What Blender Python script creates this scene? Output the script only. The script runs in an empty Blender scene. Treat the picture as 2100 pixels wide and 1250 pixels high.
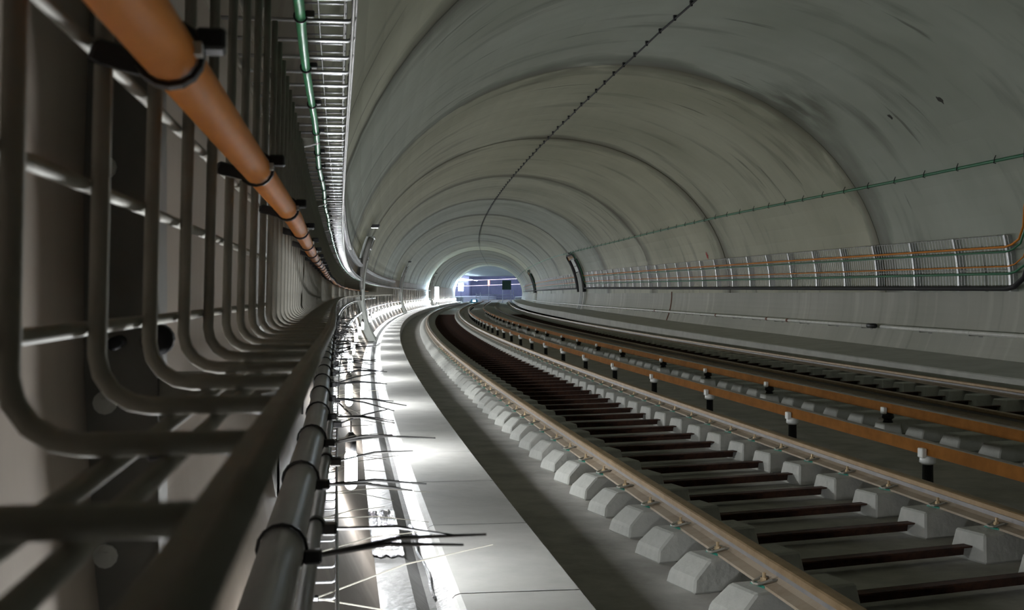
import bpy, bmesh, math, random
import numpy as np
from mathutils import Vector, Matrix
random.seed(7)
S = bpy.context.scene
COL = S.collection
# ------------------------------------------------------------------ camera, world, exposure
HC = 1.264                      # lens height above the track slab (z = 0)
F_PX, HOR = 2500.0, 602.5       # focal length in pixels of the 2100x1250 frame, horizon row
cam = bpy.data.objects.new('camera', bpy.data.cameras.new('camera')); COL.objects.link(cam)
cam.data.sensor_width = 36.0
cam.data.lens = 36.0 * F_PX / 2100.0
cam.data.clip_start = 0.01; cam.data.clip_end = 600
cam.location = (0, 0, HC)
cam.rotation_euler = (math.pi/2 - math.atan((625-HOR)/F_PX), 0, 0)
cam.data.dof.use_dof = True
cam.data.dof.focus_distance = 7.0
cam.data.dof.aperture_fstop = 36.0
S.camera = cam
w = bpy.data.worlds.new('underground'); S.world = w; w.use_nodes = True
w.node_tree.nodes['Background'].inputs[0].default_value = (0.5, 0.55, 0.6, 1)
w.node_tree.nodes['Background'].inputs[1].default_value = 0.0
S.view_settings.view_transform = 'Standard'
S.view_settings.look = 'None'
S.view_settings.gamma = 1.0
S.view_settings.use_curve_mapping = False
S.view_settings.exposure = 0.0
BULB_POWER = 1200.0
# ------------------------------------------------------------------ the curve of the tunnel
TH, K0, K1 = -.1475, .002, -1.41e-5
_s = np.arange(-30, 320, .02)
_a = TH + K0*_s + K1*np.clip(_s, -30, 170)*_s/2
_x = np.cumsum(np.sin(_a))*.02; _y = np.cumsum(np.cos(_a))*.02
_i0 = int(np.argmin(abs(_s))); _x -= _x[_i0]; _y -= _y[_i0]
def P(s, d, zc):
    """station s along the tunnel, d metres to the right of the lens line, zc metres above the lens"""
    X = float(np.interp(s, _s, _x)); Y = float(np.interp(s, _s, _y)); A = float(np.interp(s, _s, _a))
    return (X + d*math.cos(A), Y - d*math.sin(A), zc + HC)
def HEAD(s): return -float(np.interp(s, _s, _a))
CEN, HW, BU, BL = 4.47, 4.62, 3.85, 3.0
def half(z):
    b = BU if z > 0 else BL
    return HW*math.sqrt(max(0, 1-(z/b)**2))
def rise(s): return .005*(min(max(s, 15), 55)-15)
RAILTOP = -1.0336; SLAB = -HC
# ------------------------------------------------------------------ materials
def mat(name, col, rough=.7, metal=0., col2=None, scale=6., bump=0., emit=None, estr=0., coat=0., stretch=None, contrast=(.35, .65), spec=.5, uv=False):
    m = bpy.data.materials.new(name); m.use_nodes = True
    N = m.node_tree.nodes; L = m.node_tree.links; b = N['Principled BSDF']
    b.inputs['Base Color'].default_value = (*col, 1); b.inputs['Roughness'].default_value = rough
    b.inputs['Metallic'].default_value = metal; b.inputs['Specular IOR Level'].default_value = spec
    b.inputs['Coat Weight'].default_value = coat
    if emit: b.inputs['Emission Color'].default_value = (*emit, 1); b.inputs['Emission Strength'].default_value = estr
    if col2 or bump:
        tc = N.new('ShaderNodeTexCoord'); mp = N.new('ShaderNodeMapping')
        L.new(tc.outputs['UV' if uv else 'Object'], mp.inputs[0])
        if stretch: mp.inputs['Scale'].default_value = stretch
        nz = N.new('ShaderNodeTexNoise'); nz.inputs['Scale'].default_value = scale; nz.inputs['Detail'].default_value = 5
        nz.inputs['Roughness'].default_value = .65
        L.new(mp.outputs[0], nz.inputs[0])
        if col2:
            r = N.new('ShaderNodeValToRGB'); r.color_ramp.elements[0].position = contrast[0]; r.color_ramp.elements[1].position = contrast[1]
            r.color_ramp.elements[0].color = (*col, 1); r.color_ramp.elements[1].color = (*col2, 1)
            L.new(nz.outputs[0], r.inputs[0]); L.new(r.outputs[0], b.inputs['Base Color'])
        if bump:
            n2 = N.new('ShaderNodeTexNoise'); n2.inputs['Scale'].default_value = scale*6; n2.inputs['Detail'].default_value = 4
            L.new(mp.outputs[0], n2.inputs[0])
            bp = N.new('ShaderNodeBump'); bp.inputs['Strength'].default_value = bump; bp.inputs['Distance'].default_value = .01
            L.new(n2.outputs[0], bp.inputs['Height']); L.new(bp.outputs[0], b.inputs['Normal'])
    return m
M = {}
def lining_material(name, base, light, dark, joints=True, vert_streak=False, blotch=(19.4, 9.6)):
    """cast concrete: u = metres along the tunnel, v = metres round the section; stains run round the arch"""
    m = bpy.data.materials.new(name); m.use_nodes = True
    N = m.node_tree.nodes; L = m.node_tree.links; b = N['Principled BSDF']; b.inputs['Roughness'].default_value = .62
    b.inputs['Specular IOR Level'].default_value = .35
    uv = N.new('ShaderNodeTexCoord')
    def noise(sc, det, stretch):
        mp = N.new('ShaderNodeMapping'); mp.inputs['Scale'].default_value = stretch; L.new(uv.outputs['UV'], mp.inputs[0])
        n = N.new('ShaderNodeTexNoise'); n.inputs['Scale'].default_value = sc; n.inputs['Detail'].default_value = det
        L.new(mp.outputs[0], n.inputs[0]); return n
    def ramp(src, p0, p1, c0, c1):
        r = N.new('ShaderNodeValToRGB'); r.color_ramp.elements[0].position = p0; r.color_ramp.elements[1].position = p1
        r.color_ramp.elements[0].color = c0; r.color_ramp.elements[1].color = c1; L.new(src, r.inputs[0]); return r
    def mixc(fac, a, bcol, mode='MIX'):
        x = N.new('ShaderNodeMix'); x.data_type = 'RGBA'; x.blend_type = mode
        if isinstance(fac, float): x.inputs[0].default_value = fac
        else: L.new(fac, x.inputs[0])
        for i, c in ((6, a), (7, bcol)):
            if isinstance(c, tuple): x.inputs[i].default_value = c
            else: L.new(c, x.inputs[i])
        return x.outputs[2]
    def math_(op, a, bb=None, clamp=False):
        n = N.new('ShaderNodeMath'); n.operation = op; n.use_clamp = clamp
        for i, v in enumerate((a, bb)):
            if v is None: continue
            if isinstance(v, (int, float)): n.inputs[i].default_value = v
            else: L.new(v, n.inputs[i])
        return n.outputs[0]
    big = noise(.35, 3, (1, 1, 1)); col = ramp(big.outputs[0], .35, .68, (*base, 1), (*light, 1)).outputs[0]
    fine = noise(3.5, 6, (1, .35, 1)); col = mixc(math_('MULTIPLY', fine.outputs[0], .35), col, (*[c*.72 for c in base], 1))
    st = noise(1.4, 8, (1.2, .25, 1)) if not vert_streak else noise(1.2, 6, (2.4, .12, 1))
    if vert_streak:
        k = ramp(st.outputs[0], .55, .75, (0, 0, 0, 1), (1, 1, 1, 1)); col = mixc(math_('MULTIPLY', k.outputs[0], .5), col, (*[min(1, c*1.5) for c in light], 1))
        k2 = ramp(st.outputs[0], .3, .42, (1, 1, 1, 1), (0, 0, 0, 1)); col = mixc(math_('MULTIPLY', k2.outputs[0], .45), col, (*dark, 1))
    else:
        k = ramp(st.outputs[0], .56, .74, (0, 0, 0, 1), (1, 1, 1, 1)); col = mixc(math_('MULTIPLY', k.outputs[0], .55), col, (*dark, 1))
        sc = noise(2.6, 8, (1.3, .16, 1)); k3 = ramp(sc.outputs[0], .64, .70, (0, 0, 0, 1), (1, 1, 1, 1)); col = mixc(math_('MULTIPLY', k3.outputs[0], .6), col, (*[c*.8 for c in dark], 1))
    if joints:
        sep = N.new('ShaderNodeSeparateXYZ'); L.new(uv.outputs['UV'], sep.inputs[0])
        fr = math_('FRACT', math_('DIVIDE', math_('ADD', sep.outputs[0], 97.5-.7), 9.75))
        dj = math_('MULTIPLY', math_('MINIMUM', fr, math_('SUBTRACT', 1.0, fr)), 9.75)
        n4 = noise(.9, 5, (1, .5, 1))
        wdt = math_('MULTIPLY', ramp(n4.outputs[0], .36, .64, (0.06, .06, .06, 1), (1, 1, 1, 1)).outputs[0], 1.5)
        kk = math_('SUBTRACT', 1.0, math_('DIVIDE', dj, wdt), True)
        col = mixc(math_('MULTIPLY', kk, .8), col, (*dark, 1))
        # one big grey-brown soot patch on the vault side
        bs, bv = blotch
        ds_ = math_('DIVIDE', math_('SUBTRACT', sep.outputs[0], bs), 1.3); dv_ = math_('DIVIDE', math_('SUBTRACT', sep.outputs[1], bv), .75)
        rr = math_('ADD', math_('MULTIPLY', ds_, ds_), math_('MULTIPLY', dv_, dv_))
        nb = noise(2.2, 7, (1, .6, 1))
        bb_ = math_('MULTIPLY', math_('SUBTRACT', 1.0, rr, True), ramp(nb.outputs[0], .38, .62, (0, 0, 0, 1), (1, 1, 1, 1)).outputs[0])
        col = mixc(math_('MULTIPLY', bb_, .75, True), col, (*dark, 1))
    if joints:
        oi = N.new('ShaderNodeObjectInfo'); tint = ramp(oi.outputs['Random'], .15, .85, (1.02, .99, .86, 1), (.91, 1.0, 1.08, 1))
        col = mixc(1.0, col, tint.outputs[0], 'MULTIPLY')
    L.new(col, b.inputs['Base Color'])
    bp = N.new('ShaderNodeBump'); bp.inputs['Strength'].default_value = .25; bp.inputs['Distance'].default_value = .01
    L.new(noise(9, 5, (1, .6, 1)).outputs[0], bp.inputs['Height']); L.new(bp.outputs[0], b.inputs['Normal'])
    return m
M['vault'] = lining_material('vault concrete', (.42, .435, .365), (.57, .585, .515), (.085, .077, .055))
M['wall'] = lining_material('side wall concrete', (.42, .425, .37), (.53, .53, .475), (.18, .17, .125), joints=False, vert_streak=True)
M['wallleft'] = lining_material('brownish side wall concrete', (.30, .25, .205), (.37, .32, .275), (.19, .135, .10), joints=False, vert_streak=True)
M['joint'] = mat('joint filler', (.06, .058, .05), .9)
M['bench'] = mat('walkway concrete', (.37, .366, .345), .6, col2=(.47, .465, .44), scale=2.2, bump=.25)
M['kerb'] = mat('kerb concrete', (.40, .40, .365), .7, col2=(.50, .50, .46), scale=2.2, bump=.25)
M['ledge'] = mat('wet ledge concrete', (.11, .108, .106), .42, col2=(.18, .177, .174), scale=5, bump=.35)
M['slab'] = mat('track slab concrete', (.30, .29, .265), .8, col2=(.44, .43, .40), scale=3, bump=.4)
M['block'] = mat('sleeper concrete', (.37, .375, .345), .8, col2=(.46, .46, .43), scale=5, bump=.5)
M['rust'] = mat('rusty steel', (.032, .014, .009), .85, .0, col2=(.085, .033, .017), scale=14, bump=.3)
M['railhead'] = mat('rail head steel', (.20, .125, .05), .45, .4, col2=(.30, .20, .10), scale=9)
M['railweb'] = mat('rail web steel', (.17, .17, .18), .5, .4, col2=(.25, .235, .225), scale=7)
M['railfoot'] = mat('dusty rail foot', (.33, .27, .20), .75, .0, col2=(.24, .175, .115), scale=7, contrast=(.45, .75))
M['condrail'] = mat('conductor rail rust', (.165, .062, .010), .9, 0., col2=(.235, .095, .018), scale=6, spec=.12)
M['condtop'] = mat('conductor rail top', (.36, .33, .30), .45, .5, col2=(.28, .24, .2), scale=8)
M['porcelain'] = mat('white insulator', (.72, .73, .70), .35)
M['black'] = mat('black plastic', (.012, .012, .013), .45)
M['blackdull'] = mat('black rubber', (.015, .015, .018), .7)
M['galv'] = mat('galvanised wire', (.58, .59, .60), .38, .8, col2=(.46, .47, .48), scale=40)
M['galvmid'] = mat('weathered galvanised wire', (.36, .36, .35), .55, .4, col2=(.28, .28, .27), scale=30)
M['galvdull'] = mat('dull galvanised steel', (.32, .305, .265), .62, .1, col2=(.25, .24, .205), scale=30)
M['post'] = mat('grey painted steel post', (.19, .185, .175), .6, .2, col2=(.24, .235, .22), scale=10)
M['orange'] = mat('orange cable sheath', (.80, .26, .025), .55, col2=(.86, .30, .035), scale=20, spec=.3)
M['green'] = mat('green cable sheath', (.06, .48, .19), .4, col2=(.075, .55, .23), scale=20)
M['greendark'] = mat('dark green cable sheath', (.03, .19, .09), .45)
M['conduit'] = mat('grey conduit', (.16, .155, .145), .4, col2=(.2, .195, .185), scale=15)
M['steelpipe'] = mat('bright steel pipe', (.80, .80, .76), .4, .0, col2=(.66, .65, .61), scale=9)
M['bulb'] = mat('lit compact lamp', (1, 1, 1), .4, emit=(.95, .98, 1.0), estr=BULB_POWER)
M['bulbdim'] = mat('lit weak compact lamp', (1, 1, 1), .4, emit=(.95, .98, 1.0), estr=BULB_POWER*.45)
M['housing'] = mat('lamp housing', (.55, .55, .55), .4)
M['cover'] = mat('riser cover concrete', (.25, .26, .24), .65, col2=(.30, .31, .285), scale=4, bump=.2)
M['cover_light'] = mat('pale riser cover', (.72, .74, .71), .65, col2=(.78, .79, .76), scale=4)
M['frame'] = mat('riser frame panel', (.74, .78, .77), .5, col2=(.66, .70, .69), scale=4)
M['padgreen'] = mat('green rail pad', (.02, .22, .16), .5)
M['brass'] = mat('bolt metal', (.55, .42, .26), .4, .7)
M['film'] = mat('wet clear film', (.22, .22, .23), .08, col2=(.34, .34, .35), scale=22, bump=1.0, spec=.8)
M['redmark'] = mat('red paint', (.45, .05, .03), .7)
M['redbrown'] = mat('red brown pipe', (.20, .06, .035), .6)
# station
M['stceil'] = mat('station ceiling', (.20, .25, .215), .8, col2=(.28, .33, .28), scale=.6)
M['stwall'] = mat('station wall', (.24, .245, .38), .45, col2=(.17, .172, .28), scale=.5)
M['stpanel'] = mat('station pale panel', (.50, .53, .62), .5)
M['boardgreen'] = mat('dark green board', (.012, .05, .035), .6)
M['bluesheet'] = mat('blue sheet', (.10, .38, .62), .5)
M['striplight'] = mat('lit pinkish strip', (1, 1, 1), .4, emit=(.85, .66, 1.0), estr=3.5)
M['redlamp'] = mat('lit red lamp', (1, .3, .2), .4, emit=(1.0, .25, .15), estr=6)
M['flood'] = mat('lit flood lamp', (1, 1, 1), .4, emit=(.62, .84, 1.0), estr=170)
M['stfill'] = mat('lit station fill tube', (1, 1, 1), .4, emit=(.72, .82, 1.0), estr=90)  # glow of the fill tubes added to brighten the station
M['hivis'] = mat('orange jacket', (.7, .16, .05), .7)
# ------------------------------------------------------------------ object helpers
def tag(o, label=None, cat=None, group=None, kind=None):
    if label: o['label'] = label
    if cat: o['category'] = cat
    if group: o['group'] = group
    if kind: o['kind'] = kind
    return o
def meshdata(name, V, Fc, m, smooth=False, uvs=None):
    me = bpy.data.meshes.new(name); me.from_pydata(V, [], Fc)
    if uvs is not None:
        ul = me.uv_layers.new(name='UVMap'); idx = np.empty(len(me.loops), dtype=np.int32); me.loops.foreach_get('vertex_index', idx)
        ul.data.foreach_set('uv', np.asarray(uvs, dtype=np.float32)[idx].ravel())
    if m: me.materials.append(M[m])
    if smooth: me.polygons.foreach_set('use_smooth', [True]*len(me.polygons))
    me.update(); return me
def link(name, me, parent=None):
    o = bpy.data.objects.new(name, me); COL.objects.link(o)
    if parent is not None: o.parent = parent
    return o
def world_obj(name, geo, m, parent=None, smooth=False):
    """geo in world coordinates; origin goes to the base of the thing (or to the parent's origin)"""
    V, Fc = geo[0], geo[1]; uvs = geo[2] if len(geo) > 2 else None
    A = np.asarray(V, dtype=float)
    if parent is None:
        org = np.array([(A[:, 0].min()+A[:, 0].max())/2, (A[:, 1].min()+A[:, 1].max())/2, A[:, 2].min()])
    else: org = np.array(parent.location)
    o = link(name, meshdata(name, (A-org).tolist(), Fc, m, smooth, uvs), parent)
    if parent is None: o.location = org
    return o
def empty(name, loc, rz=0.):
    o = bpy.data.objects.new(name, None); COL.objects.link(o); o.location = loc; o.rotation_euler = (0, 0, rz)
    o.empty_display_size = .1; return o
def merge(geos):
    V, Fc = [], []
    for g in geos:
        n = len(V); V += list(g[0]); Fc += [tuple(i+n for i in f) for f in g[1]]
    return V, Fc
def box(x0, x1, y0, y1, z0, z1):
    V = [(x0, y0, z0), (x1, y0, z0), (x1, y1, z0), (x0, y1, z0), (x0, y0, z1), (x1, y0, z1), (x1, y1, z1), (x0, y1, z1)]
    return V, [(0, 3, 2, 1), (4, 5, 6, 7), (0, 1, 5, 4), (1, 2, 6, 5), (2, 3, 7, 6), (3, 0, 4, 7)]
def tube(pts, r, n=8, cap=True):
    pts = [Vector(p) for p in pts]; V, Fc = [], []
    rs = r if isinstance(r, (list, tuple)) else [r]*len(pts)
    prev = None
    for i, p in enumerate(pts):
        t = (pts[min(i+1, len(pts)-1)]-pts[max(i-1, 0)])
        t = t.normalized() if t.length > 1e-9 else Vector((0, 1, 0))
        if prev is None:
            up = Vector((0, 0, 1)) if abs(t.z) < .9 else Vector((1, 0, 0)); u = t.cross(up).normalized()
        else:
            u = prev - t*prev.dot(t); u = u.normalized() if u.length > 1e-6 else t.cross(Vector((0, 0, 1))).normalized()
        prev = u; v = t.cross(u)
        for k in range(n):
            c = 2*math.pi*k/n; V.append(tuple(p+(u*math.cos(c)+v*math.sin(c))*rs[i]))
    for i in range(len(pts)-1):
        for k in range(n):
            a, b = i*n+k, i*n+(k+1) % n; Fc.append((a, b, b+n, a+n))
    if cap:
        Fc.append(tuple(range(n))[::-1]); Fc.append(tuple((len(pts)-1)*n+k for k in range(n)))
    return V, Fc
def cyl(p0, p1, r, n=10): return tube([p0, p1], r, n)
def srange(s0, s1, near=.5, far=2.0):
    out = [s0]; s = s0
    while s < s1-1e-6:
        s = min(s1, s + (near if s < 12 else (1.0 if s < 40 else far))); out.append(s)
    return out
def sweep(prof, s0, s1, closed=False, ss=None, dz=None, capends=False):
    """profile points (d, zc) swept along the tunnel, with UVs in metres"""
    ss = ss or srange(s0, s1); V, UV, Fc = [], [], []; n = len(prof)
    arc = [0.]
    for i in range(1, n): arc.append(arc[-1]+math.hypot(prof[i][0]-prof[i-1][0], prof[i][1]-prof[i-1][1]))
    for s in ss:
        h = dz(s) if dz else 0.
        X = float(np.interp(s, _s, _x)); Y = float(np.interp(s, _s, _y)); A = float(np.interp(s, _s, _a)); c, sn = math.cos(A), math.sin(A)
        for j, (d, z) in enumerate(prof):
            V.append((X+d*c, Y-d*sn, z+h+HC)); UV.append((s, arc[j]))
    m = n if closed else n-1
    for i in range(len(ss)-1):
        for j in range(m):
            a, b = i*n+j, i*n+(j+1) % n; Fc.append((a, b, b+n, a+n))
    if capends and closed:
        Fc.append(tuple(range(n))); Fc.append(tuple((len(ss)-1)*n+k for k in range(n))[::-1])
    return V, Fc, UV
def cable(pts3, r, n=8): return tube([P(*p) for p in pts3], r, n)
def run(s0, s1, d, z, step=None, dz=None, wob=0.):
    """stations of a lengthwise run at offset d(s), height z(s)"""
    fd = d if callable(d) else (lambda s: d); fz = z if callable(z) else (lambda s: z)
    return [(s, fd(s)+random.uniform(-wob, wob), fz(s)+(dz(s) if dz else 0)+random.uniform(-wob, wob)) for s in (np.arange(s0, s1+1e-6, step) if step else srange(s0, s1))]
def hull(pts, bev=0., seg=1):
    bm = bmesh.new()
    for p in pts: bm.verts.new(p)
    bmesh.ops.convex_hull(bm, input=bm.verts)
    bmesh.ops.dissolve_limit(bm, angle_limit=.02, verts=bm.verts, edges=bm.edges)
    if bev: bmesh.ops.bevel(bm, geom=list(bm.edges), offset=bev, segments=seg, affect='EDGES', profile=.5)
    bm.verts.index_update(); V = [tuple(v.co) for v in bm.verts]; Fc = [tuple(v.index for v in f.verts) for f in bm.faces]; bm.free()
    return V, Fc
def dup(o, parent):
    c = o.copy(); COL.objects.link(c); c.parent = parent
    return c
def dup_tree(root):
    r = root.copy(); COL.objects.link(r)
    for ch in root.children:
        c = dup(ch, r)
        for g in ch.children: dup(g, c)
    return r
def place(o, s, d, zc):
    o.location = P(s, d, zc); o.rotation_euler = (0, 0, HEAD(s)); return o
S_END = 168.0; S_BACK = -16.0
# ================================================================== THE SETTING
# vault: dark backing shell with cast segments in front of it, gaps at the ring joints
def arch(inset, z_lo=.02, n=44):
    t0 = math.asin(z_lo/BU); pts = []
    for i in range(n+1):
        t = t0+(math.pi-2*t0)*i/n
        pts.append((CEN-(HW-inset)*math.cos(t), (BU-inset)*math.sin(t)))
    return pts
shell = world_obj('ceiling', sweep(arch(-.05), S_BACK, S_END), 'joint')
tag(shell, 'arched concrete tunnel vault cast in rings with dark joints', 'tunnel vault', kind='structure')
j0 = .7
ks = range(int((S_BACK-j0)//9.75)+1, int((S_END-j0)//9.75)+1)
for k in ks:
    a0 = j0+9.75*k+.02; a1 = min(j0+9.75*(k+1)-.02, S_END)
    ins = random.uniform(-.004, .01)
    prof = arch(ins); prof = [(prof[0][0]-.05, prof[0][1])] + prof + [(prof[-1][0]+.05, prof[-1][1])]
    g = sweep(prof, a0, a1, ss=[a0]+list(np.linspace(a0, a1, 11)[1:]))
    # lips that close the ring ends back to the shell
    V, Fc, UV = list(g[0]), list(g[1]), list(g[2]); out = arch(-.05)
    for s in (a0, a1):
        n0 = len(V); inn = arch(ins)
        for (q, w_) in zip(inn, out): V.append(P(s, *q)); UV.append((s, 0)); V.append(P(s, *w_)); UV.append((s, .05))
        for i in range(len(inn)-1): b = n0+2*i; Fc.append((b, b+1, b+3, b+2))
    o = world_obj('lining_segment', (V, Fc, UV), 'vault', shell, smooth=False)
    tag(o)
# lower side walls
def side(sgn, inset=0., z0=-1.03, z1=.03, n=10):
    return [(CEN+sgn*(half(z0+(z1-z0)*i/n)-inset), z0+(z1-z0)*i/n) for i in range(n+1)]
wl = side(-1, .014, z1=.72, n=16); wl = wl + [(wl[-1][0]-.15, wl[-1][1])]
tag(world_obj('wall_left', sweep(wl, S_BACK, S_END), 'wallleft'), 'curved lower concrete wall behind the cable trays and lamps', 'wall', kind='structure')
wr = side(1, .02, z0=-1.06); wr = wr + [(wr[-1][0]+.15, wr[-1][1])]
tag(world_obj('wall_right', sweep(wr, S_BACK, S_END), 'wall'), 'streaked lower concrete wall under the long mesh panel', 'wall', kind='structure')
# track slab
tag(world_obj('floor', sweep([(.80, SLAB), (2.0, SLAB), (4.47, SLAB), (7.0, SLAB), (8.0, SLAB)], S_BACK, S_END), 'slab'), 'dusty concrete track slab between the two walkways', 'floor', kind='structure')
# left walkway: ledge, gutter, slabs
BE = -1.025
ED = .842
bench = tag(world_obj('trim_1', sweep([(.12, BE), (.26, BE-.002), (.315, BE-.05), (.34, BE-.05), (.395, BE-.016), (ED-.004, BE-.022), (ED-.004, SLAB)], S_BACK, S_END), 'ledge'),
            'raised walkway with a gutter below the lit wall lamps', 'walkway', kind='structure')
def slab_geo(s0, s1): return sweep([(.405, BE-.03), (.392, BE-.0165), (.402, BE-.006), (.42, BE), (ED-.006, BE), (ED, BE-.008), (ED, BE-.18), (ED-.02, SLAB+.001)], s0, s1, ss=list(np.linspace(s0, s1, 4)))
for k in range(-4, 52):
    a0 = 4.15+1.25*k
    world_obj('slab', slab_geo(a0+.005, a0+1.245), 'bench', bench)
s_far = 4.15+1.25*52
tag(world_obj('walkway_surface', sweep([(.392, BE-.0165), (.402, BE-.006), (.42, BE), (ED-.006, BE), (ED, BE-.008), (ED, SLAB+.001)], s_far, S_END), 'bench', bench))
# right walkway
tag(world_obj('trim_2', sweep([(7.75, SLAB-.0), (7.75, -1.0), (7.77, -.985), (8.2, -.96), (8.95, -.90)], S_BACK, S_END, dz=rise), 'kerb'), 'low concrete kerb walkway along the streaked wall', 'walkway', kind='structure')
# ================================================================== TRACKS
R1, R2, R3, R4 = 1.701, 3.206, 5.73, 7.235
RH = .095
def rail(dc, label, s0):
    L = P(s0, dc, SLAB); e = empty('running_rail', L)
    tag(e, label, 'rail', 'running rails')
    z = RAILTOP
    head = [(dc-.031, z-.012), (dc-.031, z-.006), (dc-.024, z-.001), (dc, z), (dc+.024, z-.001), (dc+.031, z-.006), (dc+.031, z-.03), (dc+.008, z-.04), (dc-.008, z-.04), (dc-.031, z-.03)]
    web = [(dc-.008, z-.04), (dc+.008, z-.04), (dc+.008, z-.063), (dc-.008, z-.063)]
    foot = [(dc-.008, z-.062), (dc+.008, z-.062), (dc+.03, z-.074), (dc+.078, z-.084), (dc+.078, z-RH), (dc-.078, z-RH), (dc-.078, z-.084), (dc-.03, z-.074)]
    for nm, pr, m in (('head', head, 'railhead'), ('web', web, 'railweb'), ('foot', foot, 'railfoot')):
        world_obj(nm, sweep(pr, s0, S_END+70, closed=True, capends=True), m, e)
rail(R1, 'running rail nearest the raised walkway, bronze head on concrete blocks', -6)
rail(R2, 'running rail whose boxy blocks face the tie bars', -6)
rail(R3, 'dark running rail just behind the far conductor rail', 2)
rail(R4, 'running rail beside the low kerb of the streaked wall', 2)
# --- sleepers
TOPB = RAILTOP-RH-SLAB          # height of block top over the slab
def block(x0, x1, ch0, ch1):
    """x0..x1 crosswise; ch = chamfer of each end"""
    h = TOPB; wb, wt = .125, .098; P_ = []
    for x, c, sg in ((x0, ch0, 1), (x1, ch1, -1)):
        for y, zz, xo in ((wb, 0., 0.), (wb-.012, h*.45, sg*.012), (wt, h, sg*(c+.02))):
            for q in (-1, 1): P_.append((x+xo, q*(y if zz < h else y), zz))
    # wedge corners at the outer chamfered end
    return hull(P_, .009, 1)
TC1 = (R1+R2)/2; TC2 = (R3+R4)/2
bL1 = meshdata('block', *block(-1.03, -.46, .075, .0), 'block'); bR1 = meshdata('block', *block(.525, 1.06, .0, .075), 'block')
bL2 = meshdata('block', *block(-1.70, -.46, .03, .0), 'block'); bR2 = meshdata('block', *block(.46, 1.08, .0, .06), 'block')
tie1 = meshdata('tie_bar', *merge([box(-.47, .54, -.03, .03, .062, .07), box(-.47, .54, .022, .03, .018, .07)]), 'rust')
tie2 = meshdata('tie_bar', *merge([box(-.47, .47, -.03, .03, .062, .07), box(-.47, .47, .022, .03, .018, .07)]), 'rust')
spring_pts = [(-.062, .03, .022), (-.035, .034, .026), (-.0, .026, .016), (.018, .02, .012), (.022, 0, .010), (.018, -.02, .012), (0, -.026, .016), (-.035, -.034, .026), (-.062, -.03, .022)]
clip_me = meshdata('rail_clip', *merge([tube(spring_pts, .0055, 6), box(-.045, .0, -.018, .018, .0, .012)]), 'galvdull')
bolt_me = meshdata('bolt_or_hole', *merge([cyl((-.022, 0, .01), (-.022, 0, .05), .007, 8), cyl((-.022, 0, .012), (-.022, 0, .03), .014, 6)]), 'brass')
pad_me = meshdata('pad', *hull([(-.045, -.04, .0), (.005, -.045, .0), (.005, .045, 0), (-.045, .04, 0), (-.045, -.03, .008), (.005, -.04, .008), (.005, .04, .008), (-.045, .03, .008), (.0, -.103, -.02), (-.03, -.103, -.02)]), 'padgreen')
def sleeper(s, tc, track, clips):
    e = place(empty('twin_block_sleeper', (0, 0, 0)), s, tc, SLAB); e.rotation_euler[2] += SKEW
    if track == 1: tag(e, 'pale twin-block concrete sleeper with rusty tie bar on the walkway-side track', 'sleeper', 'sleepers of the walkway-side track')
    else: tag(e, 'twin-block concrete sleeper in the dark track beside the low kerb', 'sleeper', 'sleepers of the kerb-side track')
    for me in ((bL1, bR1, tie1) if track == 1 else (bL2, bR2, tie2)): link(me.name.split('.')[0], me, e)
    if clips:
        for rx in (R1-TC1, R2-TC1):
            for sg in (-1, 1):
                c = link('rail_clip', clip_me, e); c.location = (rx/math.cos(SKEW)+sg*.088, 0, TOPB+.002)
                if sg > 0: c.rotation_euler = (0, 0, math.pi)
                # spring points towards the rail
                c.rotation_euler = (0, 0, math.pi if sg < 0 else 0)
                link('bolt_or_hole', bolt_me, c); link('pad', pad_me, c)
STEP = .592; S0 = 4.73-5*STEP; STEP2 = .63; SKEW = .24     # the blocks stand askew to the rails
n1 = int((72-S0)/STEP)
for i in range(n1): sleeper(S0+i*STEP, TC1, 1, S0+i*STEP < 26)
for i in range(int((72-6.76)/STEP2)): sleeper(7.17+i*STEP2, TC2, 2, False)
def far_sleepers(tc, meshes, label, cat):
    geos = []
    for me in meshes:
        V0 = [tuple(v.co) for v in me.vertices]; F0 = [tuple(p.vertices) for p in me.polygons]
        s = 72.3
        while s < S_END:
            geos.append(([P(s+v[1]+v[0]*math.tan(SKEW), tc+v[0], SLAB+v[2]) for v in V0], F0)); s += STEP
    tag(world_obj('far_sleepers', merge(geos), 'block'), label, cat, kind='stuff')
def coarse(x0, x1): return meshdata('block', *box(x0, x1, -.11, .11, 0, TOPB), 'block')
far_sleepers(TC1, [coarse(-1.0, -.46), coarse(.525, 1.04)], 'distant concrete sleepers of the walkway-side track', 'sleepers')
far_sleepers(TC2, [coarse(-1.65, -.46), coarse(.46, 1.06)], 'distant concrete sleepers of the kerb-side track', 'sleepers')
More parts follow.
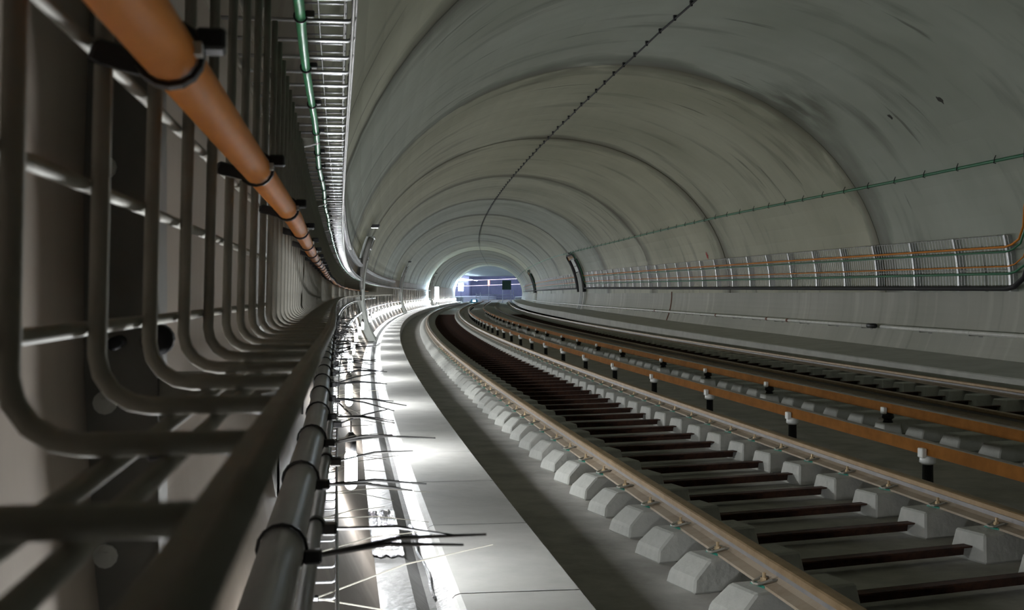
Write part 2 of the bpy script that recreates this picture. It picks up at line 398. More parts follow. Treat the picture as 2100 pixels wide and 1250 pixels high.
# --- conductor rails
def conductor(dc, ztop, label, s0, sins, pedestal):
    e = empty('conductor_rail', P(s0, dc, SLAB)); tag(e, label, 'conductor rail', 'conductor rails')
    h = .085
    body = [(dc-.03, ztop-.004), (dc+.03, ztop-.004), (dc+.03, ztop-.05), (dc+.012, ztop-.056), (dc+.012, ztop-.07), (dc+.032, ztop-.075), (dc+.032, ztop-h), (dc-.032, ztop-h), (dc-.032, ztop-.072), (dc-.03, ztop-.05)]
    world_obj('rail_body', sweep(body, s0, S_END, closed=True, capends=True), 'condrail', e)
    world_obj('contact_surface', sweep([(dc-.03, ztop-.004), (dc-.022, ztop), (dc+.022, ztop), (dc+.03, ztop-.004)], s0, S_END, closed=True, capends=True), 'condtop', e)
    zb = ztop-h; leg_z = zb-.062; gz = SLAB+(TOPB if pedestal else 0)
    h0 = leg_z-gz
    # one insulator in a local frame, base at 0
    leg = meshdata('leg', *tube([(0, 0, 0), (0, 0, .02), (0, 0, h0)], [.045, .036, .034], 12), 'blackdull', True)
    cap_ = meshdata('cap', *merge([hull([(-.056+a*.035, b*.034, h0+.045+c*.062) for a in (0, 1) for b in (-1, 1) for c in (0, 1)], .005), ]), 'porcelain')
    bod = meshdata('insulator', *tube([(0, 0, h0), (0, 0, h0+.014), (0, 0, h0+.048), (0, 0, h0+.062)], [.036, .054, .050, .034], 12), 'black' if pedestal else 'porcelain', True)
    ped = meshdata('pedestal', *hull([(a*.085*k-.0, b*.10*k, c) for a in (-1, 1) for b in (-1, 1) for c, k in ((-TOPB, 1.1), (0, .9))], .008), 'block')
    for s in sins:
        i = link('insulator', bod, e); i.location = Vector(P(s, dc-.012, gz))-e.location; i.rotation_euler = (0, 0, HEAD(s))
        link('leg', leg, i); link('cap', cap_, i)
        if pedestal: link('pedestal', ped, i)
    return e
conductor(3.80, RAILTOP+.072, 'rusty conductor rail on white insulators with black legs', 2.5, [7.50-2*2.475+i*2.475 for i in range(44)], False)
conductor(4.76, RAILTOP+.08, 'rusty conductor rail on black insulators above pale block ends', 2.5, [7.17+STEP2*round((10.38+2.72*i+.42-.315-7.17)/STEP2)-.42+.315 for i in range(-1, 23)], True)
# ================================================================== LEFT WALL: TRAYS
def mo(s): return -.078+.0145*min(max(s, 0), 1.2)
def wires_thing(name, label, s0, s1, n_ind, wire_pts, longs, r, m, rl=None, extra=None, group=None, s_ref=.294, lm=None):
    """a wire tray: bent cross wires (each a part near the lens, joined beyond) and lengthwise wires; points are (dx, zc) from the mesh line"""
    e = empty(name, P(s0, mo(s0), -.04)); tag(e, label, 'cable tray', group or 'wire mesh cable trays on the lamp wall')
    V0, F0 = tube([(x, 0, z) for x, z in wire_pts], r, 7)
    me = meshdata('wire', V0, F0, m, True)
    i = int(math.ceil((s0-s_ref)/.1)); cnt = 0; rest = []
    V1, F1 = tube([(x, 0, z) for x, z in wire_pts], r, 4)
    while s_ref+.1*i < s1:
        s = s_ref+.1*i; i += 1; cnt += 1
        if cnt <= n_ind:
            o = link('wire', me, e); o.location = Vector(P(s, mo(s), 0))-e.location; o.rotation_euler = (0, 0, HEAD(s))
        else: rest.append(([P(s, mo(s)+v[0], v[2]) for v in V1], F1))
    if rest: tag(world_obj('wire_mesh', merge(rest), m, e), kind='stuff')
    for dx, z in longs:
        world_obj('long_wire', cable(run(s0, s1, lambda s: mo(s)+dx, z), rl or r, 7), lm or m, e, True)
    if extra: extra(e, s0, s1)
    return e
lean = lambda z: .022*(z+.035)
bend = [(.016-.016*math.cos(t), -.019-.016*math.sin(t)) for t in (0, .4, .8, 1.2, math.pi/2)]
low_pts = [(lean(.262), .262), (lean(.1), .1)] + bend + [(.062, -.035)]
def low_lip(e, s0, s1):
    world_obj('edge_bar', sweep([(0, 0)], 0, 1, ss=[0, 1]) if False else tube_bar(s0, s1, .055, .061, -.0345, -.031), 'galvdull', e)
    world_obj('edge_wire', cable(run(s0, s1, lambda s: mo(s)+.0625, -.030), .0028, 8), 'galvdull', e, True)
def tube_bar(s0, s1, d0, d1, z0, z1):
    V, Fc = [], []; ss = srange(s0, s1)
    for s in ss:
        for d, z in ((d0, z0), (d1, z0), (d1, z1), (d0, z1)): V.append(P(s, mo(s)+d, z))
    for i in range(len(ss)-1):
        for j in range(4): a, b = 4*i+j, 4*i+(j+1) % 4; Fc.append((a, b, b+4, a+4))
    Fc += [(0, 1, 2, 3), tuple(4*(len(ss)-1)+k for k in (3, 2, 1, 0))]
    return V, Fc
wires_thing('wire_mesh_tray', 'dull wire mesh tray with tall back wall carrying the orange cable', .08, 60, 150, low_pts,
            [(lean(z)-.0055, z) for z in (-.011, .034, .078, .122, .166, .21, .254)]+[(.022, -.0405), (.035, -.0405)], .0030, 'galvdull', .0024, low_lip)
up_pts = [(-.055, .286), (.078, .286), (.083, .288), (.085, .294), (.085, .335)]
wires_thing('wire_mesh_tray', 'shiny wire mesh tray with green cable tied along its underside', .6, 110, 150, up_pts,
            [(.086, .292), (.083, .284), (.03, .284), (-.01, .284), (.086, .33)], .0024, 'galv', .0019, lm='galvmid')
wires_thing('wire_mesh_tray', 'shiny wire mesh tray directly above the one with the green cable', 1.2, 60, 150, [(-.02, .586)]+[(x+.002, z+.30) for x, z in up_pts[1:]],
            [(.086, .592), (.083, .584), (.03, .584)], .0024, 'galv', .0019, lm='galvmid')
th_pts = [(-.02, -.42), (.058, -.42), (.063, -.418), (.065, -.412), (.065, -.385)]
wires_thing('wire_mesh_tray', 'lit wire mesh tray running just above the lamps, bristling with tie tails', .9, 110, 150, th_pts,
            [(.065, -.415), (.066, -.386), (.03, -.423), (0.0, -.423)], .0024, 'galv', .0022)
# cables in the third tray
tag(world_obj('grey_cable', cable(run(.9, 60, lambda s: mo(s)+.002, -.408, step=.6, wob=.003), .008, 8), 'conduit', None, True), 'thin grey cable lying in the tray just above the lamps', 'cable')
# support posts on the wall
def wall_left_d(z): return CEN-half(z)
post_me = meshdata('channel', *merge([box(0, .054, 0, .004, 0, .76), box(.05, .054, 0, .04, 0, .76), box(0, .004, 0, .04, 0, .76)]), 'post')
hole_disc = meshdata('bolt_or_hole', *merge([cyl((.026, 0, 0), (.026, -.003, 0), .0065, 12), cyl((.026, 0, 0), (.026, -.005, 0), .003, 6)]), 'porcelain')  # pale discs paint the lit wall showing through the post's holes
arm_me = meshdata('arm', *hull([(0, .006, 0), (.085, .006, .022), (0, .006, .03), (.085, .006, .03), (0, .03, 0), (.085, .03, .022), (0, .03, .03), (.085, .03, .03)]), 'galvdull')
for i in range(72):
    s = .70+1.5*i
    e = place(empty('tray_post', (0, 0, 0)), s, -.150, -.36)
    tag(e, 'grey slotted steel post on the wall carrying the stacked mesh trays', 'post', 'posts carrying the stacked trays')
    if i == 0: e['label'] = 'grey slotted steel post with the round black stopper on its side'
    link('channel', post_me, e)
    a = link('arm', arm_me, e); a.location = (.04, 0, .36-.075)
    a = link('arm', arm_me, e); a.location = (.04, 0, .36+.248)
    if i < 12:
        for z in (.06, .13, .215, .30, .43, .55, .68): b = link('bolt_or_hole', hole_disc, e); b.location = (.0, 0, z)
# black rubber stopper on the first post, black clamp under the tray floor
e = empty('rubber_stopper', P(.70, -.10, -.034)); tag(e, 'round black rubber stopper on the wall behind the wire mesh', 'stopper')
world_obj('disc', cyl(P(.694, -.094, -.025), P(.68, -.094, -.025), .0085, 16), 'blackdull', e, True)
world_obj('pin', cyl(P(.694, -.115, -.026), P(.655, -.112, -.026), .0035, 10), 'blackdull', e, True)
tag(world_obj('black_clamp', hull([P(.50+a*.010, -.066+b*.006, -.0605+c*.005) for a in (-1, 1) for b in (-1, 1) for c in (-1, 1)]+[P(.5, -.052, -.06)], .0015), 'blackdull'), 'small black clamp under the floor wires of the dull mesh tray', 'clamp')
# orange cable with ties
def tie_parts(r):
    ring = [(math.cos(t)*r, 0, math.sin(t)*r) for t in np.linspace(0, 2*math.pi, 17)]
    V, Fc = [], []
    for x, y, z in ring:
        n = Vector((x, 0, z)).normalized()
        for k, hw in ((.0006, -.0022), (.0022, -.0022), (.0022, .0022), (.0006, .0022)): V.append((x+n.x*(k-.0006), hw, z+n.z*(k-.0006)))
    for i in range(len(ring)-1):
        for j in range(4): a, b = 4*i+j, 4*i+(j+1) % 4; Fc.append((a, b, b+4, a+4))
    return V, Fc
def add_ties(parent, stations, dfun, zfun, r, head_angle, tail=None, tailmat='black'):
    ring_me = meshdata('cable_tie', *tie_parts(r), 'black')
    ha = head_angle; hx, hz = math.cos(ha)*(r+.004), math.sin(ha)*(r+.004)
    head_me = meshdata('tie_head', *hull([(hx+a*.0045, b*.004, hz+c*.0035) for a in (-1, 1) for b in (-1, 1) for c in (-1, 1)], .001), 'black')
    for s in stations:
        t = link('cable_tie', ring_me, parent); t.location = Vector(P(s, dfun(s), zfun(s)))-parent.location; t.rotation_euler = (random.uniform(-.15, .15), 0, HEAD(s)+random.uniform(-.12, .12))
        link('tie_head', head_me, t)
        if tail:
            for q in range(tail[2] if len(tail) > 2 else 1):
                L = random.uniform(*tail[:2]); el = random.gauss(.07, .12); yw = random.gauss(.0, .35)
                p0 = Vector((hx, 0, hz)); dirv = Vector((math.cos(el)*math.cos(yw), math.cos(el)*math.sin(yw), math.sin(el)))
                p1 = p0+dirv*L*.5; p2 = p0+dirv*L+Vector((0, random.uniform(-.006, .006), -L*.08))
                o = link('tie_tail', meshdata('tie_tail', *tube([p0, p1, p2], [.0011, .0011, .0006], 4), tailmat), t)
od = lambda s: mo(s)+.0235; oz = lambda s: .073+.0025*math.sin(s*2.1)*min(1, s/3)
oc = world_obj('orange_cable', cable(run(.10, 34, od, oz, step=.1), .0086, 14), 'orange', None, True)
tag(oc, 'thick orange cable strapped to the wire mesh with black ties', 'cable')
tie_s = [.385+.345*i for i in range(40)]
add_ties(oc, tie_s, od, oz, .0092, .35)
strap = meshdata('strap', *hull([(-.024, -.004, -.004), (-.024, .004, .003), (-.009, -.003, .0), (-.009, .003, .0), (-.02, -.005, .004), (-.006, 0, -.008), (-.006, .004, -.006)], .001), 'black')
bead = meshdata('tie_end', *box(.006, .0105, -.009, -.003, -.0015, .0025), 'porcelain')
for s in tie_s[:24]:
    o = link('strap', strap, oc); o.location = Vector(P(s, od(s), oz(s)))-oc.location; o.rotation_euler = (0, 0, HEAD(s))
    o = link('tie_end', bead, oc); o.location = Vector(P(s, od(s), oz(s)))-oc.location; o.rotation_euler = (0, 0, HEAD(s))
# green cable under the shiny tray
gd = lambda s: mo(s)+.030-.0016*math.sin(s*5.3)*(1 if s < 6 else 0); gz = lambda s: .2755+.0022*math.sin(s*4.1+1)*(1 if s < 6 else 0)
gc = world_obj('green_cable', cable(run(.6, 45, gd, gz, step=.08), .0052, 10), 'green', None, True)
tag(gc, 'bright green cable tied under the shiny mesh tray', 'cable')
add_ties(gc, [1.227+.29*i for i in range(26)], gd, gz, .0056, .25)
# grey conduit below the lower tray with long tie tails
pd = lambda s: mo(s)+.0455; pz = lambda s: -.123
pc = world_obj('grey_conduit', cable(run(.12, 40, pd, pz, step=.2), .0106, 18), 'conduit', None, True)
tag(pc, 'thick dark grey conduit strapped below the mesh tray edge', 'conduit')
add_ties(pc, [.372+.225*i for i in range(30)], pd, pz, .0111, -.25, (.05, .10, 2))
qd = lambda s: mo(s)+.0572; qz = lambda s: -.141
qc = world_obj('grey_cable', cable(run(.12, 40, qd, qz, step=.2), .0042, 12), 'conduit', None, True)
tag(qc, 'slim grey cable beside the thick dark conduit', 'cable')
add_ties(qc, [.45+.3*i for i in range(20)], qd, qz, .0046, -.2, (.04, .09, 1))
# a cable in the third tray with many long tails
td = lambda s: mo(s)+.024; tz = lambda s: -.405
t3 = world_obj('tied_cable', cable(run(.9, 60, td, tz, step=.4), .008, 10), 'conduit', None, True)
tag(t3, 'grey cable at the tray edge with long pale tie tails sticking out', 'cable')
add_ties(t3, [1.35+.29*i for i in range(44)], td, tz, .0086, .0, (.12, .26, 2), 'galvdull')
# ================================================================== LAMPS
LD, LZ, LSP = .052, -.645, 3.4
bulb_me = meshdata('bulb', *tube([(0, 0, -.078), (0, 0, -.073), (0, 0, -.06), (0, 0, .05), (0, 0, .065)], [.004, .014, .023, .023, .015], 12), 'bulb', True)
bulb_dim = bulb_me.copy(); bulb_dim.materials[0] = M['bulbdim']
sock_me = meshdata('socket', *tube([(0, 0, .062), (0, 0, .066), (0, 0, .12), (0, 0, .135)], [.016, .021, .021, .008], 10), 'black', True)
hang_me = meshdata('hanger', *tube([(0, 0, .13), (0, 0, .20), (-.07, 0, .268)], .004, 6), 'black', True)
lamp_s = [4.54+LSP*i for i in range(-1, 48)]
for s in lamp_s:
    e = place(empty('hanging_lamp', (0, 0, 0)), s, LD, LZ)
    tag(e, 'glaring white lamp hung low on the curved wall above the walkway', 'lamp', 'lamps hung along the lower wall')
    if abs(s-4.54) < .1: e['label'] = 'weaker white lamp hung beside the crumpled plastic film on the ledge'
    link('bulb', bulb_dim if abs(s-4.54) < .1 else bulb_me, e); link('socket', sock_me, e); link('hanger', hang_me, e)
fw = []
for q in np.arange(lamp_s[0], lamp_s[-1], LSP/4): fw.append((q, -.03, LZ+.262-.012*abs(math.sin((q-4.54)/LSP*math.pi))))
tag(world_obj('lamp_wire', cable(fw, .004, 6), 'black', None, True), 'thin black wire linking the glaring lamps along the wall', 'wire')
# ================================================================== RIGHT WALL
def rw(z, off): return CEN+half(z)-off
RIS_R = [14.9, 58.0, 99.5]; RIS_L = [27.0, 68.0, 109.0]
def right_run(z, off, s1, detour):
    """cable along the streaked wall: climbs out of the near riser, loops over the others"""
    pts = [(q, rw(h, off), h) for q, h in ((6.0, 2.32), (12.0, 2.32), (13.4, 2.28), (14.0, 2.05), (14.45-detour*.3, 1.75), (14.8-detour*.6, 1.35), (15.05-detour*.8, .95+z*.3), (15.22-detour*.8, .45+z*.7), (15.4-detour*.5, .16+z*.9), (15.6, z+.03))]
    s = 15.8
    ris = list(RIS_R[1:])
    while s <= s1:
        hit = [r for r in ris if abs(s-r) < 1.9]
        if hit:
            r = hit[0]; h0 = rise(r); zt = 1.50+detour
            pts.append((r-1.6-detour, rw(z, off), z+h0))
            for f in (.1, .4, .7, .95): q = z+h0+(zt-z)*f; pts.append((r-1.42-detour, rw(q, off), q))
            q = zt+h0; pts.append((r-1.2, rw(q, off), q)); pts.append((r+1.2, rw(q, off), q))
            for f in (.95, .7, .4, .1): q = z+h0+(zt-z)*f; pts.append((r+1.42+detour, rw(q, off), q))
            pts.append((r+1.6+detour, rw(z, off), z+h0))
            s = r+2.2; ris.remove(r); continue
        pts.append((s, rw(z, off), z+rise(s))); s += 1.0
    return pts
blk = world_obj('black_cable_bundle', cable(right_run(.07, .16, 150, .13), .036, 10), 'blackdull', None, True)
tag(blk, 'thick black cable bundle under the long mesh panel, looping over the wall risers', 'cable')
for nm, z, off, r, m, det, lab in (('orange_cable', .64, .13, .016, 'orange', .02, 'orange cable along the top of the long mesh panel'),
                              ('green_cable', .575, .13, .014, 'greendark', .05, 'dark green cable just below the top orange one on the long mesh panel'),
                              ('orange_cable', .375, .13, .010, 'orange', .085, 'thin orange cable along the middle of the long mesh panel'),
                              ('green_cable', .275, .13, .018, 'greendark', .0, 'dark green cable along the lower half of the long mesh panel')):
    if det: pts = right_run(z, off, 150, det)
    else: pts = [(s, rw(z, off), z+rise(s)) for s in np.arange(15.6, 150, 1.0)]
    if nm == 'green_cable' and z < .3: pts = right_run(z, off, 150, .20)
    tag(world_obj(nm, cable(pts, r, 8), m, None, True), lab, 'cable')
# mesh panels between the risers
def mesh_panel(s0, s1, label):
    e = empty('mesh_panel', P(s0, rw(0, .1), .05)); tag(e, label, 'mesh panel', 'mesh panels on the streaked wall')
    zs = [.12, .22, .33, .44, .55, .66, .72, .78]; geos = []
    step = .1 if s0 < 40 else .2
    for s in np.arange(s0, s1, step):
        h = rise(s); geos.append(tube([P(s, rw(z, .085), z+h) for z in (.07, .3, .55, .8)]+[P(s, rw(.8, .12), .81+h)], .0042, 4, False))
    tag(world_obj('wire_mesh', merge(geos), 'galv', e), kind='stuff')
    for z in (.10, .33, .56, .80): world_obj('long_wire', cable([(s, rw(z, .09), z+rise(s)) for s in srange(s0, s1)], .006, 6), 'galv', e, True)
    k = 0
    for s in np.arange(s0+.05, s1, 1.5):
        h = rise(s)
        V, Fc = [], []
        for z in (.03, .3, .55, .8):
            for (ds, o) in ((-.028, .0), (.028, .0), (.028, .115), (-.028, .115)): V.append(P(s+ds, rw(z, o), z+h))
        for i in range(3):
            for j in range(4): a, b = 4*i+j, 4*i+(j+1) % 4; Fc.append((a, b, b+4, a+4))
        Fc += [(3, 2, 1, 0), (12, 13, 14, 15)]
        world_obj('bracket', (V, Fc), 'galv', e)
mesh_panel(15.75, 56.3, 'long wire mesh panel with coloured cables between the two nearer wall risers')
mesh_panel(59.7, 97.8, 'short-looking bright mesh panel between the pale riser and the far arched riser')
mesh_panel(101.2, 140, 'small far mesh panel close to the bright tunnel mouth')
# risers
def riser(s, side_, ztop, label):
    e = empty('wall_riser', P(s, CEN+side_*(half(-.9)-.05), -.93)); tag(e, label, 'riser', 'covered risers on the tunnel walls')
    def strip(ds, off0, off1, z0, z1, n=8):
        V, Fc = [], []
        for i in range(n+1):
            z = z0+(z1-z0)*i/n; zz = min(z, 3.5)
            for (q, o) in ((-ds, off0), (ds, off0), (ds, off1), (-ds, off1)): V.append(P(s+q, CEN+side_*(half(zz)-o), z))
        for i in range(n):
            for j in range(4): a, b = 4*i+j, 4*i+(j+1) % 4; Fc.append((a, b, b+4, a+4))
        Fc += [(0, 1, 2, 3), tuple(4*n+k for k in (3, 2, 1, 0))]
        return V, Fc
    zb = -.97+(rise(s) if side_ > 0 else -.05); k = 1.0 if side_ > 0 else .45; pr = .0 if side_ > 0 else .06
    world_obj('cover', strip(1.0*k, .0, .12+pr, zb, ztop*.60), 'cover_light' if side_ > 0 else 'cover', e)
    world_obj('cover_panel', strip(.62*k, .11+pr, .14+pr, zb+.02, ztop*.60-.02), 'cover', e)
    world_obj('upper_panel', strip(.95*k, .0, .11+pr, ztop*.62, ztop), 'frame', e)
    for f in (.62, .78, .97): world_obj('rung', strip(.96*k, .10+pr, .135+pr, ztop*f, ztop*f+.03, 1), 'post', e)
    world_obj('lamp_box', strip(.22, .0, .16, ztop+.20, ztop+.27, 1), 'black', e)
    for q in (-1, 1):
        world_obj('black_conduit', tube([P(s+q*1.22*k, CEN+side_*(half(z)-.12), z) for z in np.linspace(.1, ztop*.97, 8)], .085 if side_ > 0 else .06, 8), 'blackdull' if side_ > 0 else 'post', e, True)
riser(RIS_R[1], 1, 1.68, 'pale grey riser cover on the streaked wall between two mesh panels')
riser(RIS_R[2], 1, 1.68, 'dark arched riser on the streaked wall close to the tunnel mouth')
riser(RIS_L[0], -1, 1.25, 'tall dark riser above the lamps where the mesh trays bend')
riser(RIS_L[1], -1, 1.55, 'dark riser on the lamp wall midway to the tunnel mouth')
riser(RIS_L[2], -1, 1.6, 'small dark riser on the lamp wall beside the vertical flood lamp')
# green cable on the vault with hooks
def gvz(s): return float(np.interp(s, [12, 18.5, 28, 44, 67, 99, 160], [1.76, 1.78, 1.85, 1.88, 2.02, 2.06, 2.1]))
gv = world_obj('green_cable', cable([(s, rw(gvz(s), .05), gvz(s)) for s in srange(11, 160, 1, 2)], .022, 8), 'greendark', None, True)
tag(gv, 'green cable hung on small hooks across the vault side', 'cable')
hk = meshdata('hook', *merge([tube([(.05, 0, .05), (.0, 0, .075), (-.02, 0, .03), (-.03, 0, -.03), (0, 0, -.035)], .007, 5), ]), 'blackdull')
for i in range(45):
    s = 14.3+1.05*i; o = link('hook', hk, gv); o.location = Vector(P(s, rw(gvz(s), .05), gvz(s)))-gv.location; o.rotation_euler = (0, 0, HEAD(s))
# crown cable with clamps
czf = lambda s: BU-.05-.012*abs(math.sin(s*.9))
cc = world_obj('crown_cable', cable([(s, CEN-.03, czf(s)) for s in np.arange(10, S_END-1, .5)], .013, 6), 'blackdull', None, True)
tag(cc, 'thin black cable clamped along the crown of the vault', 'cable')
cl = meshdata('clamp', *hull([(-.014, -.022, -.022), (.014, -.022, -.022), (-.022, -.022, .05), (.022, -.022, .05), (-.014, .022, -.022), (.014, .022, -.022), (-.022, .022, .05), (.022, .022, .05)]), 'blackdull')
for i in range(90):
    s = 13.0+.87*i; o = link('clamp', cl, cc); o.location = Vector(P(s, CEN-.03, czf(s)))-cc.location; o.rotation_euler = (0, 0, HEAD(s))
# steel pipe along the right wall, two lengths with a gap
def pipe(s0, s1, label, couplings):
    f = lambda s: -.56+min(.04, .0016*(s-15))
    e = world_obj('steel_pipe', cable([(s, rw(f(s), .19), f(s)) for s in srange(s0, s1)], .034, 10), 'steelpipe', None, True)
    tag(e, label, 'pipe', 'steel pipe along the streaked wall')
    bk = meshdata('bracket', *merge([box(-.03, .175, -.012, .012, -.045, -.03), box(.15, .17, -.06, .06, -.12, -.03), tube([(math.cos(t)*.03, 0, math.sin(t)*.03) for t in np.linspace(0, 2*math.pi, 9)], .006, 5)]), 'post')
    s = s0+.25
    while s < min(s1, 70):
        o = link('bracket', bk, e); o.location = Vector(P(s, rw(f(s), .19), f(s)))-e.location; o.rotation_euler = (0, 0, HEAD(s)); s += 1.62
    cp = meshdata('coupling', *tube([(0, -.06, 0), (0, .06, 0)], .036, 10), 'redbrown', True)
    for s in couplings:
        o = link('coupling', cp, e); o.location = Vector(P(s, rw(f(s), .19), f(s)))-e.location; o.rotation_euler = (0, 0, HEAD(s))
    return e
pipe(20.3, 130, 'long steel pipe with red couplings low on the streaked wall', [24.6, 26, 30.3, 38])
pipe(11.5, 19.75, 'shorter steel pipe length ending at the open gap', [])
tag(world_obj('pipe_plug', cyl(P(20.02, rw(-.55, .19), -.545), P(20.32, rw(-.55, .19), -.545), .042, 12), 'black', None, True), 'black plug on the pipe end at the open gap', 'plug')
# thin red-brown drop pipe, red mark, small wall spots
tag(world_obj('drop_pipe', tube([P(36.6, rw(z, .03), z) for z in np.linspace(-.95, .07, 7)], .016, 6), 'redbrown', None, True), 'thin red-brown pipe dropping from the mesh panel to the kerb', 'pipe')
def splotch(name, s, z, r, m, label, side_=1, seed=0):
    rn = random.Random(seed); V = [P(s, CEN+side_*(half(z)-.014), z)]; n = 14
    for k in range(n):
        t = 2*math.pi*k/n; rr = r*rn.uniform(.55, 1.15); zz = z+math.sin(t)*rr; V.append(P(s+math.cos(t)*rr*1.2, CEN+side_*(half(zz)-.012), zz))
    tag(world_obj(name, (V, [(0, 1+k, 1+(k+1) % n) for k in range(n)]), m), label, 'mark')
splotch('paint_mark', 31.6, 1.02, .10, 'redmark', 'red sprayed paint mark above the mesh panel', seed=3)
for q, (s, z, r, lab) in enumerate([(15.6, 2.6, .05, 'small dark spot high on the vault side, rounder one'), (17.2, 2.6, .045, 'small dark spot high on the vault side, lower one'), (15.2, -.72, .05, 'dark hole in the streaked wall below the steel pipe')]):
    splotch('dark_spot', s, z, r, 'joint', lab, seed=20+q)
# ================================================================== WALKWAY LITTER
# wet film on the ledge and over the gutter edge
rn = random.Random(5); nx, ny = 14, 16; V, Fc = [], []
for i in range(nx+1):
    for j in range(ny+1):
        d = .135+.125*i/nx; s = 4.75+.95*j/ny+.015*math.sin(i*1.3)
        V.append(P(s, d, BE+.004+.006*rn.random()+(.012*rn.random() if i in (0, nx) or j == ny else 0)))
for i in range(nx):
    for j in range(ny): a = i*(ny+1)+j; Fc.append((a, a+1, a+ny+2, a+ny+1))
fo = world_obj('plastic_film', (V, Fc), 'film', None, True); tag(fo, 'crumpled clear plastic film lying wet on the walkway ledge', 'plastic film')
fo.modifiers.new('thick', 'SOLIDIFY').thickness = .002
pts = [(5.55-.1*i, .325+.018*math.sin(i*.9)*.4+.0015*i, BE-.038+.004*math.sin(i*2.1)) for i in range(14)]
tag(world_obj('clear_hose', cable(pts, [.016, .014]+[.006]*12, 10), 'film', None, True), 'shiny thin hose lying in the walkway gutter', 'hose')
# ================================================================== STATION BEYOND THE MOUTH
s0, s1 = S_END, S_END+110
st = [(-5.0, -1.9), (-5.0, 2.6), (13.5, 2.6), (13.5, -1.9)]
tag(world_obj('trim_3', sweep([(-5.0, 4.02), (13.5, 4.02)], s0, s1), 'stceil'), 'dark station ceiling beyond the tunnel mouth', 'ceiling', kind='structure')
tag(world_obj('trim_4', sweep([(-5.0, SLAB-.002), (13.5, SLAB-.002)], s0, s1), 'slab'), 'station track floor beyond the tunnel mouth', 'floor', kind='structure')
tag(world_obj('trim_5', merge([sweep([(-5.0, -1.4), (-5.0, 4.05)], s0, s1)[:2], sweep([(13.5, -1.4), (13.5, 4.05)], s0, s1)[:2]]), 'stwall'), 'dim station side walls beyond the tunnel mouth', 'wall', kind='structure')
V = [P(s1, d, z) for d, z in ((-5, -1.4), (13.5, -1.4), (13.5, 4.05), (-5, 4.05))]
tag(world_obj('wall_back', (V, [(0, 1, 2, 3)]), 'stwall'), 'dim violet end wall of the station', 'wall', kind='structure')
# head wall round the mouth
V, Fc = [], []; ar = arch(0.0); ar = [(ar[0][0], SLAB)] + ar + [(ar[-1][0], SLAB)]
out = [(-5.0, SLAB)] + [(-5.0 + 18.5*i/(len(ar)-3), 4.0) for i in range(len(ar)-2)] + [(13.5, SLAB)]
for a, b in zip(ar, out): V.append(P(s0+.02, *a)); V.append(P(s0+.02, *b))
for i in range(len(ar)-1): Fc.append((2*i, 2*i+1, 2*i+3, 2*i+2))
tag(world_obj('wall_front', (V, Fc), 'vault'), 'head wall round the tunnel mouth facing the station', 'wall', kind='structure')
def bar(a, b, r, n=8): return tube([P(*a), P(*b)], r, n)
for z, lab in ((2.25, 'upper pinkish strip light across the station'), (1.35, 'lower pinkish strip light across the station')):
    tag(world_obj('strip_light', bar((s0+38, -3.5, z-.1), (s0+32, 11.5, z+.35), .022), 'striplight', None, True), lab, 'lamp')
def platform(d0, d1, label):
    V, Fc, UV = sweep([(d0, SLAB), (d0, -.45), (d1, -.45), (d1, SLAB)], s0+8, s1-.5, closed=True, capends=True)
    tag(world_obj('platform', (V, Fc), 'stpanel'), label, 'platform')
platform(-4.9, .75, 'pale station platform on the lamp side')
platform(8.2, 13.4, 'pale station platform on the kerb side')
e = empty('board_sign', P(s0+10, 6.0, SLAB)); tag(e, 'dark green square board on posts at the tunnel mouth', 'board')
world_obj('board', merge([([P(s0+10+q, d, z) for q in (0, .06) for d, z in ((6.35, .62), (7.65, .62), (7.65, 1.98), (6.35, 1.98))], [(0, 1, 2, 3), (7, 6, 5, 4), (0, 4, 5, 1), (1, 5, 6, 2), (2, 6, 7, 3), (3, 7, 4, 0)])]), 'boardgreen', e)
for d in (6.4, 7.6): world_obj('post', bar((s0+10.1, d, SLAB), (s0+10.1, d, 1.9), .04), 'stpanel', e)
e = empty('barrier_fence', P(s0+8, 4.2, SLAB)); tag(e, 'white rail fence across the tracks at the tunnel mouth', 'fence')
for d in (2.6, 4.4, 7.6, 8.0): world_obj('fence_post', bar((s0+8, d, SLAB), (s0+8, d, .55 if d > 4 else .1), .05), 'stpanel', e)
for z in (-.1, -.55): world_obj('fence_rail', bar((s0+8, 2.6, z), (s0+8, 8.0, z), .035), 'stpanel', e)
e = empty('red_lamp', P(s0+20, 4.2, SLAB)); tag(e, 'glowing red lamp on a post in the station', 'lamp')
world_obj('post', bar((s0+20, 4.2, SLAB), (s0+20, 4.2, 1.3), .04), 'stpanel', e)
world_obj('lens', bar((s0+20, 4.2, 1.3), (s0+20, 4.2, 2.1), .13), 'redlamp', e)
e = empty('traffic_cone', P(s0+12, 3.1, SLAB+.0)); tag(e, 'small white traffic cone in front of the station', 'cone')
world_obj('cone', tube([P(s0+12, 3.1, z) for z in (SLAB, SLAB+.03, SLAB+.03, .25)], [.30, .30, .2, .03], 12), 'stpanel', e, True)
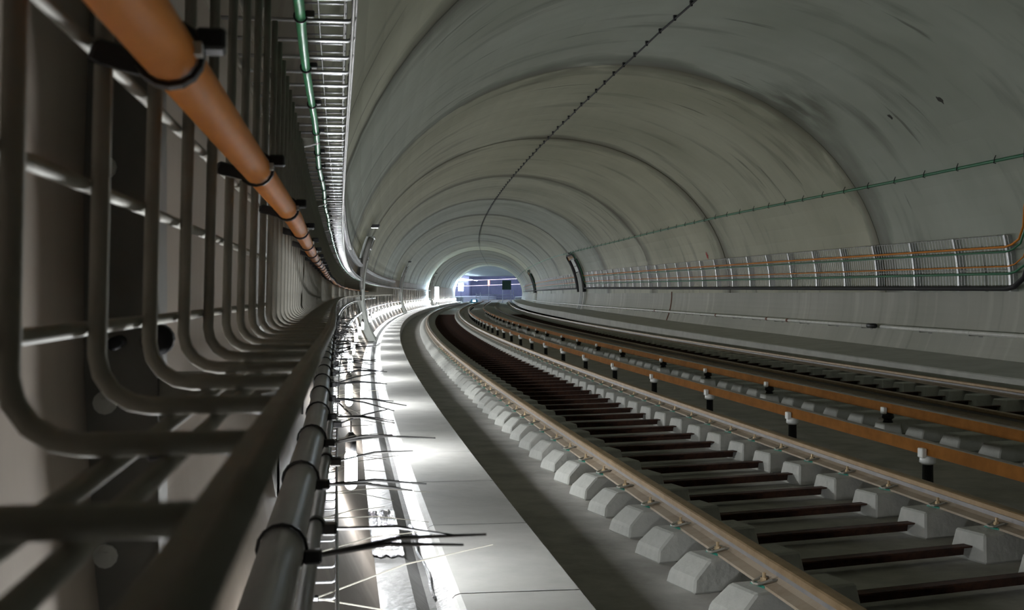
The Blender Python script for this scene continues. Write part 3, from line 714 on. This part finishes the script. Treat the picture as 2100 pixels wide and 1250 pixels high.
Vb = [P(s0+2.5+q, d, z) for q in (0, 3.5) for d, z in ((1.85, SLAB), (3.05, SLAB), (2.85, -.75), (2.0, -.7))]
tag(world_obj('blue_tarp', hull(Vb, .05), 'bluesheet'), 'blue sheet draped over a stack on the track', 'tarp')
# flood lamps on stands
def flood(s, d, z, hw, hh, label, zfoot):
    e = empty('flood_lamp', P(s, d, zfoot)); tag(e, label, 'lamp')
    world_obj('stand', merge([bar((s, d, zfoot), (s, d, z-hh), .02)]+[bar((s, d, zfoot+.4), (s+.3*math.sin(k*2.1), d+.25*math.cos(k*2.1), zfoot), .014) for k in range(3)]), 'black', e)
    A = HEAD(s)
    def bx(h, m, nm):
        V = [P(s+q, d+x*h, z+y*(hh if m == 'flood' else hh+.03)) for q in ((0, .02) if m == 'flood' else (.021, .10)) for x, y in ((-1, -1), (1, -1), (1, 1), (-1, 1))]
        world_obj(nm, (V, [(0, 1, 2, 3), (7, 6, 5, 4), (0, 4, 5, 1), (1, 5, 6, 2), (2, 6, 7, 3), (3, 7, 4, 0)]), m, e)
    bx(hw, 'flood', 'lens'); bx(hw+.03, 'housing', 'casing')
flood(107.0, .62, .05, .16, .55, 'tall glowing flood lamp on the walkway beside the small riser', BE)
flood(S_END-1.2, .70, .95, .33, .52, 'dazzling flood lamp at the side of the tunnel mouth', BE)
flood(S_END+1.2, 2.45, -.95, .16, .10, 'small low flood lamp on the track at the tunnel mouth', SLAB)

flood(S_END+9.0, -2.4, 1.3, .40, .40, 'added fill lamp hidden on the lamp-side station platform', -.43)  # fill lamp added beside the mouth to brighten the station hall
flood(S_END+16.0, 10.5, 1.6, .40, .40, 'added fill lamp hidden on the kerb-side station platform', -.43)  # second added fill lamp, lifts the hall's walls and ceiling

for d, lab in ((-3.2, 'added fill tube above the lamp-side station platform'), (11.8, 'added fill tube above the kerb-side station platform')):  # invented tube rows, kept out of view beside the mouth, lighting the hall
    for k in range(11):
        tag(world_obj('station_fill_tube', bar((S_END+9+9*k, d, 3.0), (S_END+15+9*k, d, 3.0), .06), 'stfill', None, True), lab, 'lamp', 'added fill tubes over the station platforms')
